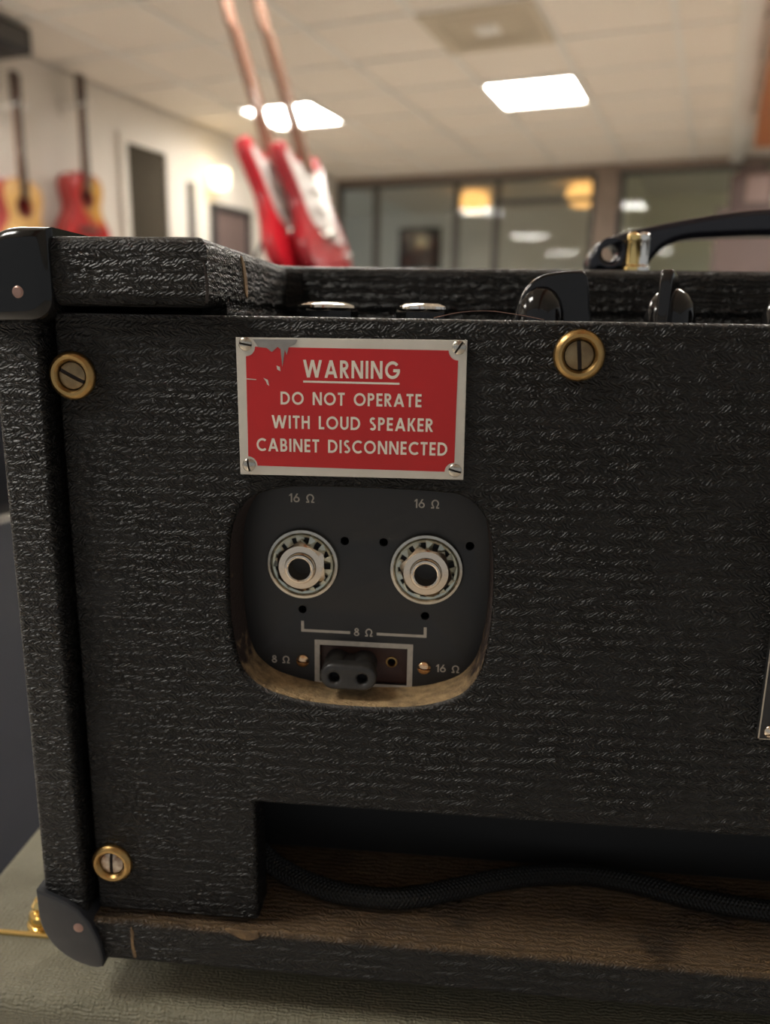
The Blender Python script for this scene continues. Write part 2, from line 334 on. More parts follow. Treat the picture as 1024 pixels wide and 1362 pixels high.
# geometric capitals drawn from bars, slanted strokes and arcs
def glyph(ch, t):
    R, P, A = [], [], []
    k = t*1.12
    if ch == 'A': w_ = .88; P = [(k/2, .44, 0, 1), (w_-k/2, .44, 0, 1)]; R = [(.2, .2, .68, .2+t)]
    elif ch == 'B': w_ = .60; R = [(0, 0, t, 1), (0, 1-t, .32, 1), (0, .5-t/2, .32, .5+t/2), (0, 0, .32, t)]; A = [(.30, .75-t/4, .25+0, .25+t/4, -90, 90), (.30, .25+t/4, .30, .25+t/4, -90, 90)]
    elif ch == 'C': w_ = .82; A = [(.5, .5, .5, .5, 48, 312)]
    elif ch == 'D': w_ = .80; R = [(0, 0, t, 1), (0, 1-t, .3, 1), (0, 0, .3, t)]; A = [(.3, .5, .5, .5, -90, 90)]
    elif ch == 'E': w_ = .50; R = [(0, 0, t, 1), (0, 1-t, .5, 1), (0, .5-t/2, .47, .5+t/2), (0, 0, .5, t)]
    elif ch == 'G': w_ = .98; A = [(.5, .5, .5, .5, 42, 352)]; R = [(.55, .39, .99, .39+t)]
    elif ch == 'H': w_ = .68; R = [(0, 0, t, 1), (.68-t, 0, .68, 1), (0, .5-t/2+.03, .68, .5+t/2+.03)]
    elif ch == 'I': w_ = t; R = [(0, 0, t, 1)]
    elif ch == 'K': w_ = .64; R = [(0, 0, t, 1)]; P = [(t+.02, .54, .42, 1), (.57, t+.06, 0, .62)]
    elif ch == 'L': w_ = .46; R = [(0, 0, t, 1), (0, 0, .46, t)]
    elif ch == 'N': w_ = .78; R = [(0, 0, t, 1), (.78-t, 0, .78, 1)]; P = [(.78-k/2, k/2, 0, 1)]
    elif ch == 'O': w_ = 1.0; A = [(.5, .5, .5, .5, 0, 360)]
    elif ch == 'P': w_ = .56; R = [(0, 0, t, 1), (0, 1-t, .28, 1), (0, .43, .28, .43+t)]; A = [(.27, .715, .285, .285, -90, 90)]
    elif ch == 'R': w_ = .60; R = [(0, 0, t, 1), (0, 1-t, .28, 1), (0, .43, .28, .43+t)]; A = [(.27, .715, .285, .285, -90, 90)]; P = [(.52, .24, 0, .47)]
    elif ch == 'S': w_ = .56; A = [(.28, .74, .25, .26, 35, 270), (.28, .275, .28, .275, -145, 90)]; R = [(.2, .48, .36, .48+t*.9)]
    elif ch == 'T': w_ = .58; R = [(.29-t/2, 0, .29+t/2, 1), (0, 1-t, .58, 1)]
    elif ch == 'U': w_ = .70; R = [(0, .33, t, 1), (.70-t, .33, .70, 1)]; A = [(.35, .34, .35, .34, 180, 360)]
    elif ch == 'W': w_ = 1.28; P = [(.36, k/2, 0, 1), (.36, .64, 0, 1), (.92, .64, 0, 1), (.92, 1.28-k/2, 0, 1)]
    elif ch == '1': w_ = .34; R = [(.34-t, 0, .34, 1)]; P = [(.06, .28, .72, 1)]
    elif ch == '6': w_ = .66; A = [(.33, .33, .33, .33, 0, 360)]; P = [(.11, .42, .42, 1)]
    elif ch == '8': w_ = .62; A = [(.31, .28, .31, .28, 0, 360), (.31, .76, .25, .24, 0, 360)]
    elif ch == '~': w_ = .86; A = [(.43, .56, .40, .44, -52, 232)]; R = [(0, 0, .30, t), (.56, 0, .86, t), (.22-t*.3, 0, .22+t*.7, .26), (.64-t*.7, 0, .64+t*.3, .26)]
    else: w_ = .42
    return w_, R, P, A
def text_mesh(lines, t=0.17, track=0.16):
    """lines of (text, x0, x1, z0, height, y) in mm, fitted between x0 and x1; faces -y"""
    bm = bmesh.new(); cnt = [0]
    def quad(pts, fn):
        cnt[0] += 1; e = -(cnt[0] % 9)*0.000004       # strokes lie over one another like ink layers
        bm.faces.new([bm.verts.new(Vector(fn(*p))+Vector((0, e, 0))) for p in pts])
    for txt, x0, x1, z0, hh, y, dz in lines:
        ws = [glyph(c, t)[0] for c in txt]; tot = sum(ws)+track*(len(txt)-1); sx = (x1-x0)/tot; x = 0.0
        for c in txt:
            w_, R_, P_, A_ = glyph(c, t)
            tz = t*hh/sx
            def fn(a, b, x=x): 
                X = x0+(x+a)*sx
                return (X*MM, y*MM, (z0+b*hh+dz*(X-x0)/(x1-x0))*MM)
            for a, b, c2, d in R_: quad(((a, b), (c2, b), (c2, d), (a, d)), fn)
            for a, b, c2, d in P_:
                k = t*1.12/2; quad(((a-k, c2), (a+k, c2), (b+k, d), (b-k, d)), fn)
            for cx, cz, rx, rz, a0, a1 in A_:
                n = max(6, int((a1-a0)/12))
                for i in range(n):
                    p, q = math.radians(a0+(a1-a0)*i/n), math.radians(a0+(a1-a0)*(i+1)/n)
                    quad(((cx+rx*math.cos(p), cz+rz*math.sin(p)), (cx+rx*math.cos(q), cz+rz*math.sin(q)), (cx+(rx-t)*math.cos(q), cz+(rz-t)*math.sin(q)), (cx+(rx-t)*math.cos(p), cz+(rz-t)*math.sin(p))), fn)
            x += w_+track
    for f in bm.faces:
        if f.normal.y > 0: f.normal_flip()
    me = bpy.data.meshes.new('m'); bm.to_mesh(me); bm.free(); return me
def bars_mesh(rects, y):
    """flat printed bars (x0,z0,x1,z1) in mm"""
    bm = bmesh.new()
    for x0, z0, x1, z1 in rects: bm.faces.new([bm.verts.new((a*MM, y*MM, b*MM)) for a, b in ((x0, z0), (x1, z0), (x1, z1), (x0, z1))])
    me = bpy.data.meshes.new('m'); bm.to_mesh(me); bm.free(); return me

# ------------------------------------------------------------------ the room (local frame: x = right, y = deep, z from floor)
RZ = math.radians(-17.187); RO = Vector((0, -0.24126, 0))
RM = Matrix.Rotation(RZ, 4, 'Z')
def rw(v, u, z=0.0): return RO+(RM @ Vector((v, u, z)))
def room_struct(name, me, mat):
    o = link(name, me, mat); o.location = RO; o.rotation_euler = (0, 0, RZ); o['kind'] = 'structure'; return o
LW, FU, CZ = -3.9, 8.05, 2.5
room_struct('floor', box_mesh(LW-0.2, -2.5, -0.1, 3.6, 10.9, 0.0), 'floor_wood')
o = link('rug', box_mesh(-3.25, .6, .001, -.9, 3.5, .012, .004), 'carpet_navy'); o.location = RO; o.rotation_euler = (0, 0, RZ)
tag(o, 'dark navy rug on the floor beside the speaker cabinet', 'rug')
room_struct('wall_left', box_mesh(LW-0.15, -2.5, 0, LW, FU+0.1, CZ), 'wall_paint')
ceil = room_struct('ceiling', box_mesh(LW-0.15, -2.5, CZ+0.035, 3.6, 10.9, CZ+0.10), 'wall_paint')
tile_me = box_mesh(-0.29, -0.29, 0, 0.29, 0.29, 0.018, 0.004, 1); tile_me.materials.append(MATS['tile_paint'])
V0, U0, T = -1.25, 4.35, 0.6
vent_ij = [(0, 0)]
lamp_ij = [(0, 2), (-3, 2), (3, 2), (-3, -3), (0, -3), (3, -3), (-3, -8), (0, -8)]
vs = range(-4, 6); us = range(-10, 7)
def clipv(i): return max(V0+i*T-T/2, LW), V0+i*T+T/2
for i in vs:
    for j in us:
        if (i, j) in lamp_ij or (i, j) in vent_ij: continue
        a, b = clipv(i)
        if b-a < 0.1: continue
        o = bpy.data.objects.new('ceiling_tile', tile_me); COL.objects.link(o); o.parent = ceil
        o.location = ((a+b)/2, U0+j*T, CZ+0.005+random.uniform(0, .002)); o.scale.x = (b-a)/T
bar_me = box_mesh(-0.016, -2.5, CZ-0.006, 0.016, FU, CZ+0.02)
bar_me.materials.append(MATS['white_bar'])
for i in range(-3, 7):
    o = bpy.data.objects.new('ceiling_bar', bar_me); COL.objects.link(o); o.parent = ceil; o.location = (V0+i*T-T/2, 0, 0)
cb = box_mesh(LW, -0.010, CZ-0.004, 3.0, 0.010, CZ+0.02); cb.materials.append(MATS['white_bar'])
for j in range(-10, 7):
    o = bpy.data.objects.new('ceiling_bar', cb); COL.objects.link(o); o.parent = ceil; o.location = (0, U0+j*T-T/2, 0)
# ceiling lights and the air vent
def ceiling_light(i, j, label, group):
    off = '' if (i, j) in ((0, 2), (-3, 2)) else '_offscreen'     # the same grid of lights carried on overhead
    t = empty('ceiling_light'+off, rw(V0+i*T, U0+j*T, CZ-0.004), RZ); tag(t, label, 'light', group)
    link('frame', join_mesh(box_mesh(-.295, -.295, -.012, .295, -.27, .01), box_mesh(-.295, .27, -.012, .295, .295, .01), box_mesh(-.295, -.27, -.012, -.27, .27, .01), box_mesh(.27, -.27, -.012, .295, .27, .01)), 'white_bar', t)
    link('diffuser'+off, box_mesh(-.27, -.27, 0.0, .27, .27, .008), 'diffuser', t)
    for k in range(-2, 3):
        link('louvre', box_mesh(k*.09-.003, -.27, -.012, k*.09+.003, .27, 0.0), 'white_bar', t)
for ij in lamp_ij:
    lab = {(0, 2): 'bright square ceiling light straight beyond the ceiling air vent', (-3, 2): 'bright square ceiling light behind the necks of the red guitars'}.get(ij, 'square ceiling light panel overhead behind the air vent row')
    ceiling_light(*ij, lab, 'square ceiling light panels')
t = empty('air_vent', rw(V0, U0, CZ-0.004), RZ); tag(t, 'cream square ceiling air vent with louvres between the tiles', 'vent')
link('frame', slab_mesh(rrect(-295, -295, 295, 295, 4), -12, 8, 2, [rrect(-235, -235, 235, 235, 4)], 'xy'), 'vent_cream', t)
for k, s in enumerate((200, 150, 100)):
    link('louvre', slab_mesh(rrect(-s-25, -s-25, s+25, s+25, 4), -14+k*4, -8+k*4, 1, [rrect(-s+5, -s+5, s-5, s-5, 3)], 'xy'), 'vent_cream', t)
link('backing', box_mesh(-.23, -.23, .0, .23, .23, .006), 'vent_cream', t)
link('centre_panel', box_mesh(-.06, -.06, -.016, .06, .06, .0), 'white_bar', t)
# white boxed trunking and the wooden beam next to it
room_struct('trim_1', box_mesh(-0.06, -2.5, CZ-0.05, 0.05, FU, CZ, .004), 'white_bar')
room_struct('trim_2', box_mesh(0.10, -2.5, CZ-0.22, 0.32, 6.6, CZ-0.002, .006), 'beam_wood')
# far partition: header, posts and panes
room_struct('trim_3', box_mesh(LW, FU-0.02, CZ-0.06, 3.6, FU+0.10, CZ, .004), 'frame_brown')
room_struct('trim_4', box_mesh(-1.19, FU-0.04, 0, -0.99, FU+0.10, CZ-0.06, .006), 'frame_brown')
def window(n, v0, v1, mulls, transoms=()):
    fr_ = join_mesh(box_mesh(v0, FU, CZ-0.10, v1, FU+.06, CZ-0.06), box_mesh(v0, FU, 0.0, v1, FU+.06, 0.06), box_mesh(v0, FU, .06, v0+.05, FU+.06, CZ-.10), box_mesh(v1-.05, FU, .06, v1, FU+.06, CZ-.10))
    o = room_struct('window_%d' % n, fr_, 'frame_dark')
    for q in mulls: link('mullion', box_mesh(q-.028, FU, .06, q+.028, FU+.06, CZ-.10), 'frame_dark', o)
    ed = [v0+.05]+list(mulls)+[v1-.05]
    for a, b in zip(ed, ed[1:]): link('pane', box_mesh(a, FU+.026, .06, b, FU+.032, CZ-.10), 'glass', o)
    for a, b, z in transoms: link('transom', box_mesh(a, FU, z-.02, b, FU+.06, z+.02), 'frame_dark', o)
window(1, LW, -1.19, (-3.45, -2.57, -2.15), ((-2.15, -1.19, 2.21),))
window(2, -0.99, 3.6, (0.9,))
# the rooms beyond the glass
room_struct('wall_back', box_mesh(-6.6, 10.9, 0, 3.6, 11.0, CZ+.1), 'wall_white')
room_struct('wall_divider', box_mesh(-0.98, FU+.10, 0, -0.90, 10.9, CZ+.03), 'wall_warm')
room_struct('wall_far_left', box_mesh(-6.7, FU+.1, 0, -6.6, 11.0, CZ+.1), 'wall_white')
room_struct('wall_warm', box_mesh(-0.9, 10.2, 0, 3.6, 10.3, CZ+.03), 'wall_warm')
room_struct('floor_back', box_mesh(-6.7, FU+.1, -.1, LW-.2, 11, 0.0), 'wall_white')
room_struct('ceiling_back', box_mesh(-6.7, FU+.1, CZ+.035, LW-.15, 11, CZ+.1), 'wall_white')
t = empty('picture', rw(-3.98, 10.88, 1.78), RZ); tag(t, 'dark framed picture with a reddish centre on the wall behind the glass', 'picture')
link('frame', slab_mesh(rrect(-310, 0, 310, 560, 4), -30, 0, 3, [rrect(-265, 45, 265, 515, 3)]), 'black_satin', t); link('canvas', box_mesh(-.27, -.014, .04, .27, -.004, .52), 'picture_red', t)
for v, u, z, lab in ((-2.78, 9.4, 2.43, 'glowing orange globe pendant lamp behind the glass above the picture'), (-1.50, 9.2, 2.42, 'glowing orange globe pendant lamp behind the glass beside the brown post')):
    t = empty('pendant_lamp', rw(v, u, z), RZ); tag(t, lab, 'lamp', 'orange pendant lamps')
    link('shade', lathe_mesh([(0, -130), (90, -118), (150, -80), (185, -20), (188, 0), (170, 50), (110, 95), (40, 112), (0, 114)], (0, 0, 0), 'z', 28), 'lamp_orange', t)
    link('cap', lathe_mesh([(0, 128), (40, 126), (45, 108), (0, 104)], (0, 0, 0), 'z', 20), 'black_satin', t)
# left wall: door, panel, pictures and a wall lamp
o = room_struct('door_1', box_mesh(LW, 4.69, 0, LW+.02, 5.12, 2.20, .003), 'door_brown')
link('door_frame', join_mesh(box_mesh(LW, 4.63, 0, LW+.035, 4.69, 2.26), box_mesh(LW, 5.12, 0, LW+.035, 5.18, 2.26), box_mesh(LW, 4.69, 2.20, LW+.035, 5.12, 2.26)), 'wall_paint', o)
link('door_handle', tube_mesh([(LW+.02, 5.05, 1.05), (LW+.06, 5.05, 1.05), (LW+.06, 4.95, 1.05)], .008), 'chrome', o)
o = room_struct('trim_5', box_mesh(LW, 5.40, 0, LW+.02, 5.48, 2.06, .002), 'frame_dark')
t = empty('wall_board', rw(LW, 5.98, 0.95), RZ); tag(t, 'dark framed display board on the left wall under the wall lamp', 'board')
link('frame', slab_mesh(rrect(-290, 0, 290, 1000, 8), 0, 40, 3, [rrect(-240, 50, 240, 950, 5)], 'yz'), 'black_satin', t)
link('panel', box_mesh(0.004, -.25, .04, .018, .25, .96), 'tower_grey', t)
t = empty('wall_lamp', rw(LW, 5.70, 2.12), RZ); tag(t, 'softly glowing cream wall lamp above the dark display board', 'lamp')
link('shade', lathe_mesh([(60, -70), (75, -60), (85, 40), (78, 70), (70, 40), (60, -60)], (100, 0, 0), 'z', 24), 'lamp_warm', t)
link('bracket', box_mesh(0, -.02, -.03, .06, .02, .03, .004), 'chrome', t)
# low bench along the wall under the acoustic guitars
t = empty('low_bench', rw(LW+.31, 3.3, 0), RZ); tag(t, 'long low dark bench along the left wall under the acoustic guitars', 'bench')
link('body', box_mesh(-.28, -1.3, .06, .28, 1.3, .62, .01), 'carpet_navy', t); link('top', box_mesh(-.29, -1.32, .62, .29, 1.32, .65, .006), 'black_satin', t); link('plinth', box_mesh(-.25, -1.25, 0, .25, 1.25, .06), 'black_satin', t)
# black loudspeaker high on the left wall
t = empty('wall_speaker', rw(LW, 3.30, 2.36), RZ); tag(t, 'black loudspeaker box mounted high by the ceiling above the acoustic guitars', 'speaker')
link('body', box_mesh(0.06, -.20, 0, .40, .24, .13, .008), 'black_satin', t); link('bracket', box_mesh(0, -.04, .03, .06, .04, .10, .003), 'black_satin', t)
link('grille', box_mesh(.401, -.17, .02, .41, .20, .11, .003), 'frame_dark', t)
# pointed column in front of the right-hand window
t = empty('pointed_column', rw(0.13, 7.3, 0), RZ); tag(t, 'dark column with a pointed top in front of the cream lit window', 'column')
def prism(w0, z0, z1, ztip):
    bm = bmesh.new(); lo = [bm.verts.new((a*w0, b*w0, z0)) for a, b in ((-1, -1), (1, -1), (1, 1), (-1, 1))]; hi = [bm.verts.new((a*w0, b*w0, z1)) for a, b in ((-1, -1), (1, -1), (1, 1), (-1, 1))]; tp = bm.verts.new((0, 0, ztip))
    for i in range(4): bm.faces.new((lo[i], lo[(i+1) % 4], hi[(i+1) % 4], hi[i])); bm.faces.new((hi[i], hi[(i+1) % 4], tp))
    bm.faces.new(lo[::-1]); me = bpy.data.meshes.new('m'); bm.to_mesh(me); bm.free(); return me
link('shaft', prism(.16, 1.95, 2.20, 2.32), 'tower_grey', t, 20); link('front_panel', box_mesh(-.04, -.172, 1.99, .13, -.160, 2.19), 'tower_pink', t)
link('pedestal', box_mesh(-.24, -.2, 0, .24, .2, 1.95, .01), 'tower_grey', t)

# ------------------------------------------------------------------ guitars
def guitar_empty(name, loc, rz, lean, label, group):
    t = bpy.data.objects.new(name, None); COL.objects.link(t); t.empty_display_size = .1
    t.matrix_world = Matrix.Translation(loc) @ Matrix.Rotation(rz, 4, 'Z') @ Matrix.Rotation(lean, 4, 'X')
    return tag(t, label, 'guitar', group)
EB = [(-30, 390), (-58, 386), (-82, 408), (-112, 430), (-138, 422), (-150, 380), (-134, 315), (-121, 250), (-138, 170), (-163, 100), (-146, 30), (-80, 2), (0, 0), (85, 2), (150, 32), (168, 110), (146, 190), (120, 262), (124, 320), (140, 372), (132, 412), (106, 420), (74, 382), (34, 362)]
PG = [(-34, 372), (-70, 366), (-98, 396), (-118, 400), (-126, 372), (-108, 312), (-98, 262), (-80, 190), (-30, 150), (60, 120), (112, 130), (118, 175), (100, 250), (104, 310), (112, 360), (90, 368), (50, 345), (32, 350)]
def electric(t, body, neckm, guard):
    link('body', slab_mesh(smooth(EB, 4), -22, 22, 7), body, t)
    link('pickguard', slab_mesh(smooth(PG, 4), -25, -22.2, 0.5), guard, t)
    nb = slab_mesh([(-28, 352), (28, 352), (22, 800), (-22, 800)], -33, -12, 4); link('neck', nb, neckm, t)
    fb = link('fretboard', slab_mesh([(-28, 345), (28, 345), (21.5, 800), (-21.5, 800)], -37, -33.2, 0.8), neckm, t)
    z = 800
    for k in range(20):
        z = 155+(800-155)/2**((k+1)/12); ww = 21.5+6.5*(800-z)/455
        link('fret', box_mesh(-ww*MM, -.0382, z*MM-.001, ww*MM, -.037, z*MM+.001), 'chrome', fb)
    hd = link('headstock', slab_mesh(smooth([(-22, 800), (-30, 830), (-24, 870), (-20, 950), (-12, 990), (16, 985), (44, 975), (52, 950), (36, 935), (42, 900), (32, 840), (22, 800)], 3), -26, -12, 2), neckm, t)
    for k in range(6): link('tuner', lathe_mesh([(0, 12), (4, 11), (4, 0), (6, 0), (6, -4), (0, -4)], (-17+k*1.5, -26, 835+k*24), '-y', 12), 'chrome', hd)
    for z in (165, 225, 290): link('pickup', slab_mesh(rrect(-42, z-9, 42, z+9, 9), -33, -25.1, 2), 'pickguard', t)
    link('bridge', box_mesh(-.04, -.034, .125, .04, -.0225, .15, .003), 'chrome', t)
    for x, z in ((70, 150), (98, 115), (122, 75)): link('knob', lathe_mesh([(0, 16), (10, 15), (12, 0), (0, 0)], (x, -22.2, z), '-y', 16), 'pickguard', t)
    link('string_set', join_mesh(*[box_mesh((-17+k*6.8)*MM-.0004, -.0405, .14, (-17+k*6.8)*MM+.0004, -.0397, .802) for k in range(6)]), 'chrome', t)
# red guitars lean back on a black speaker stack behind the amplifier
GZ = math.radians(74); LEAN = math.radians(-18.5)
def gpos(d, right, z): 
    f2 = Vector((math.sin(YAW), math.cos(YAW), 0)); r_ = Vector((math.cos(YAW), -math.sin(YAW), 0))
    return Vector((0, -.24126, 0))+f2*d+r_*right+Vector((0, 0, z))
BZ = 1.125
g1 = guitar_empty('electric_guitar', Vector((-.530, 2.437, BZ+.031)), GZ, LEAN, 'glossy red double-cutaway electric guitar leaning back with a pale pickguard', 'red electric guitars behind the amplifier')
electric(g1, 'guitar_red', 'maple', 'pickguard')
g2 = guitar_empty('electric_guitar', Vector((-.435, 2.50, BZ+.031)), GZ, LEAN, 'darker red electric guitar with brown neck leaning beside the glossy red one', 'red electric guitars behind the amplifier')
electric(g2, 'guitar_dark_red', 'maple_brown', 'pickguard')
t = empty('guitar_stand', (-.4875, 2.468, BZ), GZ); tag(t, 'low black metal stand holding both red guitars on the speaker stack', 'stand')
for sx in (-.10, .10): link('foot', tube_mesh([(sx, -.13, .008), (sx, .25, .008)], .008, 10), 'black_satin', t)
for gy in (-.042, .034):
    link('cradle', tube_mesh([(-.10, gy, .017), (.10, gy, .017)], .006, 10), 'black_satin', t)
    link('lip', tube_mesh([(-.10, gy-.031, .046), (-.10, gy-.031, .018), (.10, gy-.031, .018), (.10, gy-.031, .046)], .004, 10), 'black_satin', t)
for sx in (-.10, .10): link('upright', tube_mesh([(sx, .20, .010), (sx, .125, .165)], .007, 10), 'black_satin', t)
bc = Vector((-.46, 2.50, .012)); t = empty('speaker_stack', bc, 0.3); tag(t, 'tall black speaker cabinet carrying the red guitars behind the amplifier', 'speaker')
link('body', box_mesh(-.38, -.28, .03, .38, .28, BZ-.012, .012), 'black_satin', t); link('grille', box_mesh(-.34, -.292, .08, .34, -.281, BZ-.05, .004), 'frame_dark', t)
for a in (-.3, .3):
    for b in (-.2, .2): link('foot', lathe_mesh([(0, 0), (25, 0), (22, 30), (0, 30)], (a*1000, b*1000, 0), 'z', 14), 'rubber', t)
AB = [(0, 480), (70, 478), (125, 450), (143, 395), (132, 335), (118, 290), (128, 240), (170, 180), (197, 110), (180, 40), (110, 5), (0, 0)]
AB = AB+[(-x, z) for x, z in AB[-2:0:-1]]
def acoustic(t, top, side, neckm):
    link('body', slab_mesh(smooth(AB, 4), -48, 46, 3, [circ(0, 330, 52, 30)]), side, t); link('back', slab_mesh(smooth(AB, 4), 46.1, 52, 1.5), side, t)
    link('soundboard', slab_mesh(smooth([(x*.985, 240+(z-240)*.985) for x, z in AB], 4), -51, -48.2, 0.6, [circ(0, 330, 50, 30)]), top, t)
    link('rosette', lathe_mesh([(50, 0), (60, 0), (60, .6), (50, .6), (50, 0)], (0, -51.2, 330), '-y', 30), 'rosewood', t)
    link('bridge', box_mesh(-.085, -.062, .125, .085, -.0512, .155, .003), 'rosewood', t)
    link('neck', slab_mesh([(-28, 470), (28, 470), (22, 850), (-22, 850)], -62, -38, 5), neckm, t)
    link('fretboard', slab_mesh([(-28, 385), (28, 385), (22, 850), (-22, 850)], -66, -62.2, 0.8), 'rosewood', t)
    hd = link('headstock', slab_mesh([(-22, 850), (-36, 880), (-38, 1030), (-18, 1040), (18, 1040), (38, 1030), (36, 880), (22, 850)], -60, -44, 2), 'rosewood', t)
    for k in range(6):
        s = 1 if k % 2 else -1; link('tuner', box_mesh(s*.05-.012, -.056, .90+.045*(k//2), s*.05+.012, -.048, .918+.045*(k//2), .003), 'chrome', hd)
    link('string_set', join_mesh(*[box_mesh((-18+k*7.2)*MM-.0004, -.069, .14, (-18+k*7.2)*MM+.0004, -.068, .852) for k in range(6)]), 'chrome', t)
def wall_guitar(u, zb, top, side, neckm, label, tilt):
    t = bpy.data.objects.new('acoustic_guitar', None); COL.objects.link(t)
    t.matrix_world = Matrix.Translation(rw(LW+.10, u, zb)) @ Matrix.Rotation(RZ+PI/2, 4, 'Z') @ Matrix.Rotation(math.radians(tilt), 4, 'X')
    tag(t, label, 'guitar', 'acoustic guitars hung on the left wall'); acoustic(t, top, side, neckm)
    h = empty('wall_hanger', rw(LW, u, zb+.86), RZ); tag(h, 'small pale wall hanger holding the '+('natural' if top == 'spruce' else 'red')+' acoustic guitar', 'hanger', 'guitar hangers')
    link('plate', box_mesh(0, -.03, -.05, .015, .03, .05, .003), 'wall_paint', h)
    for s in (-1, 1): link('prong', tube_mesh([(.015, 0, 0), (.07, s*.02, 0), (.09, s*.034, 0), (.20, s*.036, 0), (.205, s*.036, .02)], .006, 8), 'white_bar', h)
wall_guitar(3.64, 1.30, 'spruce', 'mahogany_red', 'maple_brown', 'natural yellow-topped acoustic guitar hung on the left wall', 0)
wall_guitar(4.15, 1.42, 'sunburst', 'mahogany_red', 'maple_brown', 'red and amber acoustic guitar hung on the wall beside the dark door', 0)

# ------------------------------------------------------------------ the speaker cabinet under the amplifier (coordinates in mm, heights from the lens)
ZC = -250.0
def up(me, org=(0, 0, 0)):
    """mm-built meshes are laid out round the lens height: lift to the room and make local to the thing's base"""
    o = Vector((0, 0, 1.0))-Vector(org)
    for v in me.vertices: v.co += o
    return me
KO = Vector((0.145, 0.13, 0.0))
cab = empty('speaker_cabinet', KO); tag(cab, 'grey-green textured vinyl speaker cabinet under the black amplifier head', 'speaker')
def cpart(name, me, mat, uv=False, sharp=35): return link(name, up(me, KO), mat, cab, sharp, uv)
cpart('body', box_mesh(-.205, -.0085, -.97, .495, .300, ZC*MM, .006, 4), 'vinyl_grey', True)
cpart('piping', tube_mesh([(-.203, .0235, ZC*MM+.0006), (.493, .0235, ZC*MM+.0004)], .0011, 10), 'brass_bright')
cpart('stud', lathe_mesh([(0, 12.4), (2.6, 11.8), (4.0, 9.6), (3.6, 7.4), (3.0, 6.2), (5.0, 5.6), (5.6, 3.6), (5.0, 1.4), (6.2, 1.0), (6.4, -.3), (0, -.3)], (-167, 31, ZC), 'z', 24), 'brass_bright')['label'] = 'small bright brass stud on the cabinet top'
for a in (-.17, .46):
    for b in (.03, .26): cpart('foot', lathe_mesh([(0, -1000), (20, -1000), (18, -969), (0, -969)], (a*1000, b*1000, 0), 'z', 16), 'rubber')

# ------------------------------------------------------------------ the amplifier head
AO = Vector((0.145, 0.11, 1.0+ZC*MM))
amp = empty('guitar_amplifier', AO); tag(amp, 'black textured vinyl guitar amplifier head with a red warning plate on its back', 'amplifier')
def part(name, me, mat, parent=None, uv=False, sharp=35, label=None):
    o = link(name, up(me, AO), mat, parent or amp, sharp, uv)
    if label: o['label'] = label
    return o
XL, XR = -144.5, 434.5
# case: left side, bottom and right side in one bent profile with rounded outer corners
def arc(cx, cz, r, a0, a1, n=8): return [(cx+r*math.cos(math.radians(a0+(a1-a0)*i/n)), cz+r*math.sin(math.radians(a0+(a1-a0)*i/n))) for i in range(n+1)]
case = [(-128.5, 25)]+arc(XL+13, 12, 13, 90, 180)+arc(XL+20, -212, 20, 180, 270)+arc(XR-20, -212, 20, 270, 360)+arc(XR-13, 12, 13, 0, 90)+[(418.5, 25), (418.5, -215), (-128.5, -215)]
part('case', slab_mesh(case, -4, 226, 2.4, res=4), 'vinyl_case', uv=True)
part('top_board', slab_mesh([(-128.5, -4), (-74.8, -4), (-74.8, 106), (-69, 112), (358, 112), (364.8, 106), (364.8, -4), (418.5, -4), (418.5, 226), (-128.5, 226)], 4.6, 25, 4.6, plane='xy', res=6), 'vinyl_top', uv=True)
part('recess_wall', box_mesh(-.0745, .1125, -.030, .3645, .122, .006), 'vinyl_top', uv=True)
part('recess_side', box_mesh(-.0835, .0165, -.030, -.0752, .113, .006), 'vinyl_top', uv=True)
part('front_board', box_mesh(-.127, .214, -.2145, .417, .222, .004), 'vinyl_top', uv=True)
# back panel with the jack window and the cable opening
win = smooth([(-64.0, -54.0), (-69.8, -61.3), (-71.8, -70), (-72.4, -82), (-72, -98), (-69.8, -111), (-66, -117.2), (-59, -121.6), (-46, -124.6), (-28, -125.4), (-10, -124.2), (2, -120.6), (8, -116), (11.6, -108.8), (13.6, -96), (14.0, -80), (12.8, -66), (10.2, -57.5), (4, -51.6), (-6, -50.2), (-28.9, -49.8), (-52, -50.4)], 5)
pan = [(-125.8, 2.4), (-125.8, -213), (-66, -213), (-65.2, -212), (-65.2, -164.2), (355, -164.2), (355, -213), (415.8, -213), (415.8, 2.4)]
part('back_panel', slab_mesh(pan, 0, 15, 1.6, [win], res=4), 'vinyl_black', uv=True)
# raw dusty rim of the jack window: dusty at the bottom, dark stained above
bm = bmesh.new(); n = len(win); cx_, cz_ = -29, -86
q0 = [bm.verts.new(Vector((cx_+(x-cx_)*0.999, 1.4, cz_+(z-cz_)*0.999))*MM) for x, z in win]; q1 = [bm.verts.new(Vector((cx_+(x-cx_)*0.985, 15.3, cz_+(z-cz_)*0.985))*MM) for x, z in win]
for i in range(n):
    f = bm.faces.new((q0[i], q0[(i+1) % n], q1[(i+1) % n], q1[i])); pass
me = bpy.data.meshes.new('m'); bm.to_mesh(me); bm.free()
part('window_rim', me, 'rim_wood', label='dusty bare wooden rim of the jack window')
# inner chassis, plus an added black wall that darkens the cable opening
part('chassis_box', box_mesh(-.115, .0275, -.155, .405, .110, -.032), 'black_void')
part('added_black_wall', box_mesh(-.127, .046, -.2146, .417, .050, -.156), 'black_void')
part('control_panel', box_mesh(-.0745, .0155, -.0115, .3645, .112, -.0085), 'chassis_paint')
for x in (-75, 365):
    for y in (50, 180): part('foot', lathe_mesh([(0, -250), (13, -250), (15, -240), (15, -232), (0, -232)], (x, y, 0), 'z', 20), 'rubber')
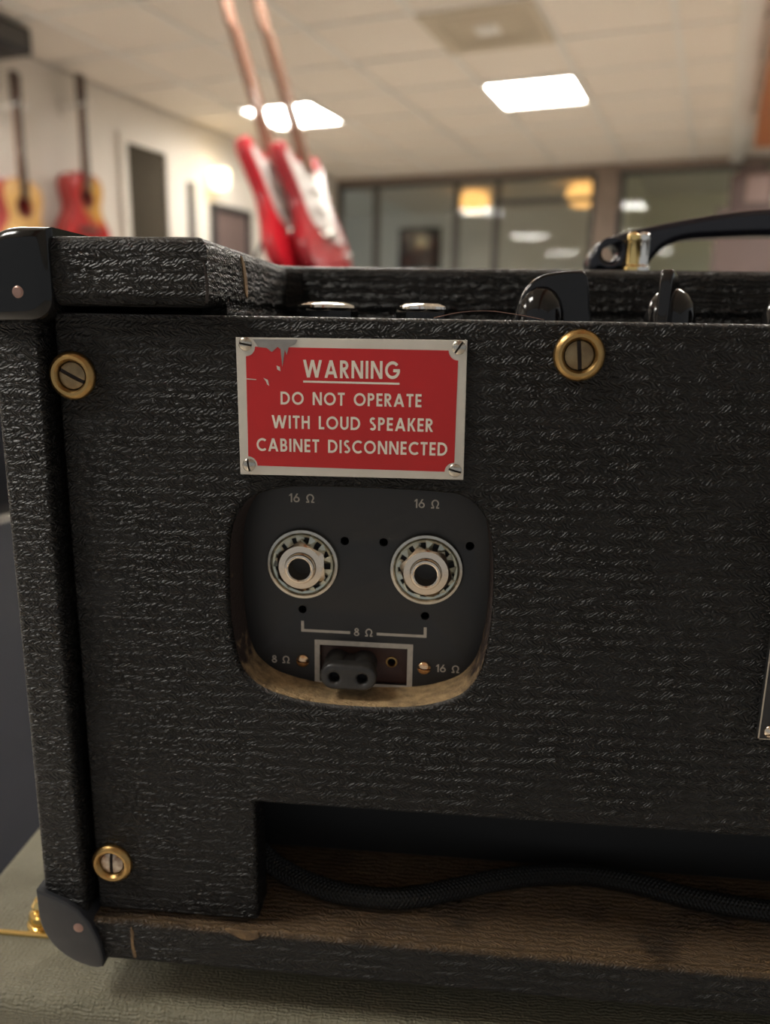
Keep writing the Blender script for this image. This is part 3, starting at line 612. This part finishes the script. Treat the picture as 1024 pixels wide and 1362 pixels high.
# torn vinyl on the notch
part('torn_slit', slab_mesh(smooth([(33, 22.5), (37.5, 20), (40.5, 14), (40.5, 9.0), (37.6, 10.5), (35.6, 17)], 4), -74.9, -74.5, 0.1, plane='yz'), 'wood_raw', label='pale wood showing through a slit in the vinyl')
part('torn_seam', slab_mesh(smooth([(-76.0, 18), (-74.6, 13), (-74.8, 6.8), (-75.6, 6.2), (-75.5, 12)], 4), -4.2, -3.7, 0.1), 'slot_dark', label='dark split seam in the vinyl')
part('worn_seam', slab_mesh(smooth([(-112.0, -216.6), (-110.9, -219), (-111.2, -224), (-110.4, -229), (-111.6, -229.5), (-112.2, -224)], 4), -4.15, -3.7, 0.1), 'wood_dusty', label='worn tan seam in the vinyl')
part('dust_chip', slab_mesh(smooth([(-76.5, -213.6), (-66, -214.2), (-64, -216.2), (-68, -217.8), (-72.5, -216.6)], 4), -4.3, -3.6, 0.15), 'wood_dusty')
# corner guards
def guard_mesh():
    bm = bmesh.new(); bmesh.ops.create_cube(bm, size=1.0)
    for v in bm.verts: v.co = Vector((-134.7+v.co.x*24.6, 9.6+v.co.y*33, 13.1+v.co.z*28.2))*MM
    lo = min(v.co.x for v in bm.verts); hz = max(v.co.z for v in bm.verts)
    bmesh.ops.bevel(bm, geom=[e for e in bm.edges if all(abs(v.co.x-lo) < 1e-6 and abs(v.co.z-hz) < 1e-6 for v in e.verts)], offset=.0150, segments=12, affect='EDGES', profile=0.5)
    xm = max(v.co.x for v in bm.verts); zm = min(v.co.z for v in bm.verts)
    bmesh.ops.bevel(bm, geom=[e for e in bm.edges if all(abs(v.co.x-xm) < 1e-6 and abs(v.co.z-zm) < 1e-6 for v in e.verts)], offset=.008, segments=6, affect='EDGES', profile=0.5)
    ym = min(v.co.y for v in bm.verts)
    bmesh.ops.bevel(bm, geom=[e for e in bm.edges if all(abs(v.co.y-ym) < 1e-6 for v in e.verts)], offset=.0045, segments=6, affect='EDGES', profile=0.5)
    me = bpy.data.meshes.new('m'); bm.to_mesh(me); bm.free(); return me
g = part('corner_guard', guard_mesh(), 'black_plastic', sharp=60, label='glossy black plastic corner guard')
part('rivet', lathe_mesh([(0, .5), (1.3, .45), (1.8, 0), (1.8, -.4)], (-132.5, -6.9, 8.2), '-y', 18), 'rivet_copper', g)
gl = [(-146.2, -202.5)]+arc(XL+20.5, -212, 22, 183, 268, 10)+[(-122.8, -233.2), (-122.5, -230), (-123.6, -222.5), (-126.4, -215.2), (-130.5, -209.8), (-135.5, -206.3), (-141, -204.3)]
g = part('corner_guard', slab_mesh(gl, -6.2, 28, 1.0), 'guard_metal', label='scuffed dark metal corner guard')
part('rivet', lathe_mesh([(0, .4), (1.4, .35), (1.9, 0), (1.9, -.4)], (-130.9, -6.2, -216.8), '-y', 18), 'rivet_copper', g)
# brass cup screws of the back panel
for (x, z, ang, mt) in ((-120.6, -16.8, 63, 'brass_old'), (35.6, -7.4, 6, 'brass_old'), (-119.1, -192.9, -2, 'steel_worn')):
    o = part('cup_washer', lathe_mesh([(7.6, -.2), (7.6, .6), (7.1, 1.5), (6.2, 2.1), (5.3, 1.95), (4.7, 1.2), (4.35, .3), (4.3, -.4)], (x, 0, z), '-y', 40), 'brass', label='brass cup washer')
    part('screw', screw_mesh((x, -.35, z), 4.2, .95, 1.15, math.radians(ang)), [mt, 'slot_dark'], o)
# warning plate
def wp(x, z): return (x, z)
plate = [(-67.6, -4.0), (2.6, -3.6), (3.1, -45.8), (-67.2, -46.4)]
P_ = part('warning_plate', slab_mesh(plate[::-1], -1.2, 0.3, 0.25), 'plate_cream', label='red enamelled warning plate with a cream border')
def notch_rect(x0, z0, x1, z1, r):
    o = []
    for cx, cz, a in ((x0, z0, 90), (x1, z0, 180), (x1, z1, 270), (x0, z1, 360)):
        for i in range(9):
            t_ = math.radians(a-90*i/8); o.append((cx+r*math.cos(t_), cz+r*math.sin(t_)))
    return o
part('red_field', slab_mesh(notch_rect(-64.5, -43.4, 0.1, -6.7, 2.9), -1.32, -1.1, 0.05), 'red_enamel', P_)
yT = -1.40
for L_ in (('WARNING', -46.8, -17.3, -15.6, 5.3, yT, .1), ('DO NOT OPERATE', -53.9, -10.5, -24.0, 3.95, yT, .25), ('WITH LOUD SPEAKER', -56.8, -6.8, -31.4, 4.05, yT, .25), ('CABINET DISCONNECTED', -61.7, -2.2, -38.7, 4.1, yT, .3)): part('lettering', text_mesh([L_], t=0.175, track=0.17), 'print_cream', P_)
part('underline', bars_mesh([(-46.8, -17.15, -17.3, -16.55)], yT), 'print_cream', P_)
for x, z, a in ((-64.6, -6.0, 80), (0.2, -5.8, -35), (-64.3, -43.3, 10), (0.4, -42.9, 75)):
    part('screw', screw_mesh((x, -1.2, z), 2.05, 1.1, .5, math.radians(a)), ['steel', 'slot_dark'], P_)
chip = [(-62.2, -4.5), (-48.5, -4.4), (-49.2, -5.8), (-51.2, -6.6), (-51.8, -9.0), (-52.4, -7.4), (-53.2, -12.6), (-53.7, -7.3), (-54.6, -6.6), (-56.4, -8.2), (-58, -7.0), (-60.6, -6.8), (-61.4, -5.6)]
part('paint_chip', slab_mesh(chip[::-1], -1.41, -1.25, 0.01), 'bare_metal', P_)
for pts in ([(-59.2, -16.0), (-57.8, -16.6), (-57.4, -18.4), (-58.0, -18.0), (-58.4, -17.0)], [(-55.0, -12.2), (-54.0, -12.6), (-53.8, -13.9), (-54.8, -13.4)], [(-64.4, -16.3), (-61.4, -16.5), (-61.4, -16.7), (-64.4, -16.6)]):
    part('paint_chip', slab_mesh(pts[::-1], -1.41, -1.25, 0.01), 'plate_cream', P_)
# jack plate behind the window
K = 1.0118          # plate lies 15 mm in
yp = 15.5
def k2(x, z): return (x*K, z*K)
holes = [circ(*k2(x, z), 1.45, 18) for x, z in ((-35.7, -70.7), (-22.5, -70.6), (6.3, -70.7), (-50.3, -95.8), (-7.9, -96.1))]
sock = rrect(*k2(-44.3, -122.2), *k2(-13.6, -108.5), 0.4, 2)
jp = part('jack_plate', slab_mesh(rrect(-78, -130, 19, -44, 2), yp, yp+1.4, 0.1, holes+[sock]), 'chassis_paint', label='black painted jack plate with cream printing')
part('plate_backing', box_mesh(-.078, .0172, -.130, .019, .0178, -.1245), 'black_void', jp)
yq = yp-0.07
def pt(txt, x0, x1, z0, h, dz=0.0): return (txt, x0*K, x1*K, z0*K, h*K, yq, dz)
for L_ in (pt('16 ~', -54.6, -46.0, -57.9, 3.0), pt('16 ~', -12.6, -4.3, -58.3, 3.0), pt('8 ~', -32.3, -25.8, -104.6, 2.9), pt('8 ~', -61.4, -55.0, -116.2, 2.8), pt('16 ~', -3.6, 4.5, -116.4, 2.8)): part('lettering', text_mesh([L_], t=0.15, track=0.12), 'print_worn', jp)
part('printed_bracket', bars_mesh([tuple(c*K for c in r) for r in ((-50.8, -104.0, -49.8, -100.0), (-49.8, -104.0, -33.6, -103.0), (-24.4, -104.0, -8.2, -103.0), (-8.2, -104.0, -7.2, -100.2))], yq), 'print_worn', jp)
part('printed_frame', bars_mesh([tuple(c*K for c in r) for r in ((-46.1, -108.5, -11.7, -106.7), (-46.1, -124.0, -11.7, -122.2), (-46.1, -122.2, -44.3, -108.5), (-13.6, -122.2, -11.7, -108.5))], yq), 'print_worn', jp)
# jack sockets
def nut_mesh(x, z, rot):
    bm = bmesh.new(); A_ = AX['-y']; n = 48
    def hexr(a, R_): 
        b = (a % (PI/3))-PI/6; return R_*math.cos(PI/6)/math.cos(b)
    rings = []
    for kind, R_, h in (('h', 9.2, .9), ('h', 9.2, 3.3), ('c', 0, 0), ('o', 7.5, 5.1), ('o', 5.4, 5.2), ('o', 5.4, 3.5)):
        ring = []
        for i in range(n):
            a = 2*PI*i/n
            if kind == 'h': r, hh = hexr(a, R_), h
            elif kind == 'o': r, hh = R_, h
            else: r = min(hexr(a, 9.2), 8.9); hh = 5.1-(r-7.5)*0.85
            ring.append(bm.verts.new((Vector((x, yp, z))+A_@Vector((r*math.cos(a+rot), r*math.sin(a+rot), hh)))*MM))
        rings.append(ring)
    for a, b in zip(rings, rings[1:]):
        for i in range(n): bm.faces.new((a[i], a[(i+1) % n], b[(i+1) % n], b[i]))
    bmesh.ops.recalc_face_normals(bm, faces=bm.faces); me = bpy.data.meshes.new('m'); bm.to_mesh(me); bm.free(); return me
def jack(x, z, rot):
    x, z = k2(x, z); j = part('jack_socket', lathe_mesh([(10.4, .2), (10.7, 1.2), (11.3, 1.7), (12.2, 1.5), (12.6, .9), (12.6, 0)], (x, yp, z), '-y', 48), 'steel', label='round steel washer ring of a jack socket')
    part('cup_floor', lathe_mesh([(4, .12), (10.6, .12), (10.6, .5)], (x, yp, z), '-y', 40), 'black_void', j)
    bm = bmesh.new()
    for k in range(13):
        a = 2*PI*k/13+rot; A_ = AX['-y']
        def V(r, aa, h): return bm.verts.new((Vector((x, yp, z))+A_@Vector((r*math.cos(aa), r*math.sin(aa), h)))*MM)
        v = [V(10.5, a-.15, .5), V(10.5, a+.15, 1.2), V(7.4, a+.12, 2.2), V(7.4, a-.12, .9), V(10.5, a-.15, .2), V(10.5, a+.15, .7), V(7.4, a+.12, 1.7), V(7.4, a-.12, .4)]
        for f in ((0, 1, 2, 3), (7, 6, 5, 4), (0, 4, 5, 1), (1, 5, 6, 2), (2, 6, 7, 3), (3, 7, 4, 0)): bm.faces.new([v[i] for i in f])
    bmesh.ops.recalc_face_normals(bm, faces=bm.faces); me = bpy.data.meshes.new('m'); bm.to_mesh(me); bm.free()
    part('star_washer', me, 'zinc', j)
    part('star_rim', lathe_mesh([(9.6, .3), (9.7, 1.0), (10.5, 1.2), (10.6, .3)], (x, yp, z), '-y', 40), 'zinc', j)
    part('hex_nut', nut_mesh(x, z, rot+.35), 'nickel', j, sharp=25)
    part('bushing', lathe_mesh([(5.2, 2), (5.2, 6.6), (4.9, 7.1), (4.3, 7.25), (3.85, 7.0), (3.7, 6.2), (3.7, -6)], (x, yp, z), '-y', 40), 'nickel', j)
    part('bore', lathe_mesh([(0, -5.9), (3.75, -5.9), (3.75, 3)], (x, yp, z), '-y', 30), 'black_void', j)
jack(-49.9, -79.2, .2); jack(-7.9, -79.3, .5)
for x, z in ((-50.3, -114.8), (-7.7, -115.1)):
    part('screw', screw_mesh((x*K, yp-.1, z*K), 2.35, 1.7, .45, math.radians(85)), ['brass_screw', 'slot_dark'], jp)
# impedance selector: brown socket and the black two-hole plug in it
so = part('selector_socket', slab_mesh(rrect(-47, -126, -11, -107, 1), yp+2.2, yp+5, 0.1, [circ(*k2(-19.2, -114.6), 1.35, 18), circ(*k2(-29.5, -114.6), 1.35, 18)]), 'bakelite', label='dark brown selector socket')
part('socket_backing', box_mesh(-.047, .0216, -.126, -.011, .0222, -.107), 'black_void', so)
part('socket_rim', lathe_mesh([(1.35, 0), (1.5, .35), (1.95, .3), (2.1, 0)], (-19.2*K, yp+2.2, -114.6*K), '-y', 24), 'brass', so)
def stad(x0, x1, z, r, n=12): return [(x1+r*math.cos(math.radians(-90+180*i/n)), z+r*math.sin(math.radians(-90+180*i/n))) for i in range(n+1)]+[(x0+r*math.cos(math.radians(90+180*i/n)), z+r*math.sin(math.radians(90+180*i/n))) for i in range(n+1)]
pl = part('selector_plug', slab_mesh(stad(-38.2, -28.2, -116.6, 4.7), 4.0, 9.0, 1.2, [circ(-38.0, -116.9, 1.75, 20), circ(-28.4, -116.9, 1.75, 20)], res=4), 'plug_rubber', label='black two-hole selector plug')
part('plug_backing', slab_mesh(stad(-38.2, -28.2, -116.6, 3.9), 8.6, 9.2, 0.1), 'black_void', pl)
part('plug_body', join_mesh(lathe_mesh([(4.3, -1), (4.5, 0), (4.3, 8), (3.6, 9.6), (0, 9.6)], (-38.6, 18.4, -116.4), '-y', 28), lathe_mesh([(4.3, -1), (4.5, 0), (4.3, 8), (3.6, 9.6), (0, 9.6)], (-29.0, 18.4, -116.4), '-y', 28), box_mesh(-.0386, .0092, -.1200, -.0290, .0184, -.1134)), 'plug_rubber', pl)
# rating plate at the right
rp = part('rating_plate', slab_mesh(rrect(100.4, -127.4, 186, -48, 1), -1.5, .3, .2), 'chassis_paint', label='black rating plate with a thin silver line')
part('edge_strip', bars_mesh([(100.5, -127.2, 101.0, -48.2), (100.5, -127.2, 185.8, -126.9)], -1.56), 'steel', rp)
part('silver_line', bars_mesh([(104.6, -120.5, 105.2, -52), (109, -124, 182, -123.4)], -1.58), 'steel', rp)
part('screw', screw_mesh((104.3, -1.5, -124.3), 2.3, 1.8, .45, math.radians(-60)), ['nickel', 'slot_dark'], rp)
part('screw', screw_mesh((181.5, -1.5, -124.3), 2.3, 1.8, .45, math.radians(20)), ['nickel', 'slot_dark'], rp)
# control knobs: dome with a raised pointer fin
def knob(x, y, ang, label=None):
    k = part('control_knob', lathe_mesh([(10.6, -8.4), (10.6, -6), (9.3, -4), (9.0, 2), (8.7, 6), (7.6, 10), (5.6, 13), (3, 14.8), (0, 15.4)], (x, y, 0), 'z', 36), 'knob_plastic')
    fin = slab_mesh(smooth([(-9.5, -7), (-9.3, 4), (-7, 12), (-2.5, 17.6), (4, 19.8), (12, 20.6), (15.2, 20.2), (16.8, 17), (18, 8), (18.6, -7)], 4), -2.1, 2.1, 1.0)
    R_ = Matrix.Rotation(math.radians(ang), 4, 'Z')
    for v in fin.vertices: v.co = R_ @ v.co + Vector((x, y, 0))*MM
    part('pointer', fin, 'knob_plastic', k)
    part('grub_screw', lathe_mesh([(0, .4), (1.4, .3), (1.5, 0)], (x, y-10.6, -7), '-y', 12), 'brass', k)
knob(29.2, 60, 8); knob(75.6, 60, -112); knob(117.0, 60, -60)
for x in (160, 203, 246): knob(x, 60, -75)
# input jacks on the control panel
for x, w_ in ((-49.4, 11.6), (-13.8, 9.9)):
    j = part('input_jack', lathe_mesh([(0, -8.4), (w_, -8.4), (w_, 5.2), (w_*.93, 6.4), (0, 6.4)], (x, 60, 0), 'z', 8, .2), 'black_plastic', sharp=20)
    part('chrome_rim', lathe_mesh([(w_*.55, 6.4), (w_*.97, 6.3), (w_*.95, 7.2), (w_*.72, 8.3), (w_*.5, 8.2), (w_*.45, 6.5)], (x, 60, 0), 'z', 32), 'chrome', j)
# carrying handle
hc = 148.0
ho = [(58.2, 25.6), (57.6, 31), (60.5, 37), (66, 40.6), (74, 43.4), (86, 46.2), (99, 48.8), (116, 51.6), (132, 53.2), (hc, 53.6)]
hi = [(hc, 42.4), (132, 42.2), (114, 41.4), (100, 40.3), (92, 37.6), (87.5, 33.6), (84.5, 29), (82, 25.6)]
out = smooth(ho, 3, False); inn = smooth(hi, 3, False)
poly = out[:-1]+[(2*hc-x, z) for x, z in out[::-1]]+[(2*hc-x, z) for x, z in inn[::-1]][1:-1] if False else None
poly = out+[(2*hc-x, z) for x, z in out[-2::-1]]+[(2*hc-x, z) for x, z in inn[::-1]]+inn[1:]
hd = part('carrying_handle', slab_mesh(poly, 140, 160, 3.0, [circ(67.2, 34.2, 3.6, 20), circ(2*hc-67.2, 34.2, 3.6, 20)], res=4), 'handle_rubber', label='black rubber carrying handle')
for s in (1, -1):
    for dx, mt in ((75.4, 'brass_bright'), (80.0, 'chrome')):
        x = dx if s > 0 else 2*hc-dx
        part('handle_post', lathe_mesh([(3.4, 25), (3.4, 27.5), (2.5, 28.5), (2.5, 38.5), (2.9, 39.5), (2.6, 41.2), (1.4, 42.2), (0, 42.4)], (x, 134, 0), 'z', 20), mt, hd)

# ------------------------------------------------------------------ the cable lying in the opening
cp = [(-104, 37), (-90, 36), (-74, 30), (-62, 23), (-48, 17.5), (-32.7, 14.2), (-13.6, 14.4), (5.6, 21.5), (29.4, 31), (54, 35.5), (73.5, 33.6), (91.3, 28.4), (108, 24.8), (124.3, 23.0), (150, 21.5), (180, 24), (215, 36), (245, 60)]
zz = [14, 10, 6, 2.5, .8, .3] + [.3]*12
pth = smooth([(x*MM, y*MM, (-214.8+4.1+z_)*MM+1.0) for (x, y), z_ in zip(cp, zz)], 6, False)
o = link('power_cable', tube_mesh(pth, .0040, 20, (650, 10)), 'cable_braid', None, 60)
tag(o, 'black braided power cable lying in the dusty opening of the amplifier', 'cable')
# small leftovers on the amplifier: a stray thread on the panel's top edge and a dark screw hole in the recess wall
part('stray_thread', tube_mesh(smooth([(-8*MM, .013, .0028), (0, .014, .0046), (9*MM, .015, .0052), (18*MM, .014, .0042), (26*MM, .012, .0028)], 5, False), .00012, 6), 'rivet_copper', label='thin copper-coloured stray thread')
part('screw_hole', lathe_mesh([(0, .1), (1.6, .15), (1.9, .4), (2.3, .1)], (58.5, 112.4, 11.5), '-y', 18), 'black_void')
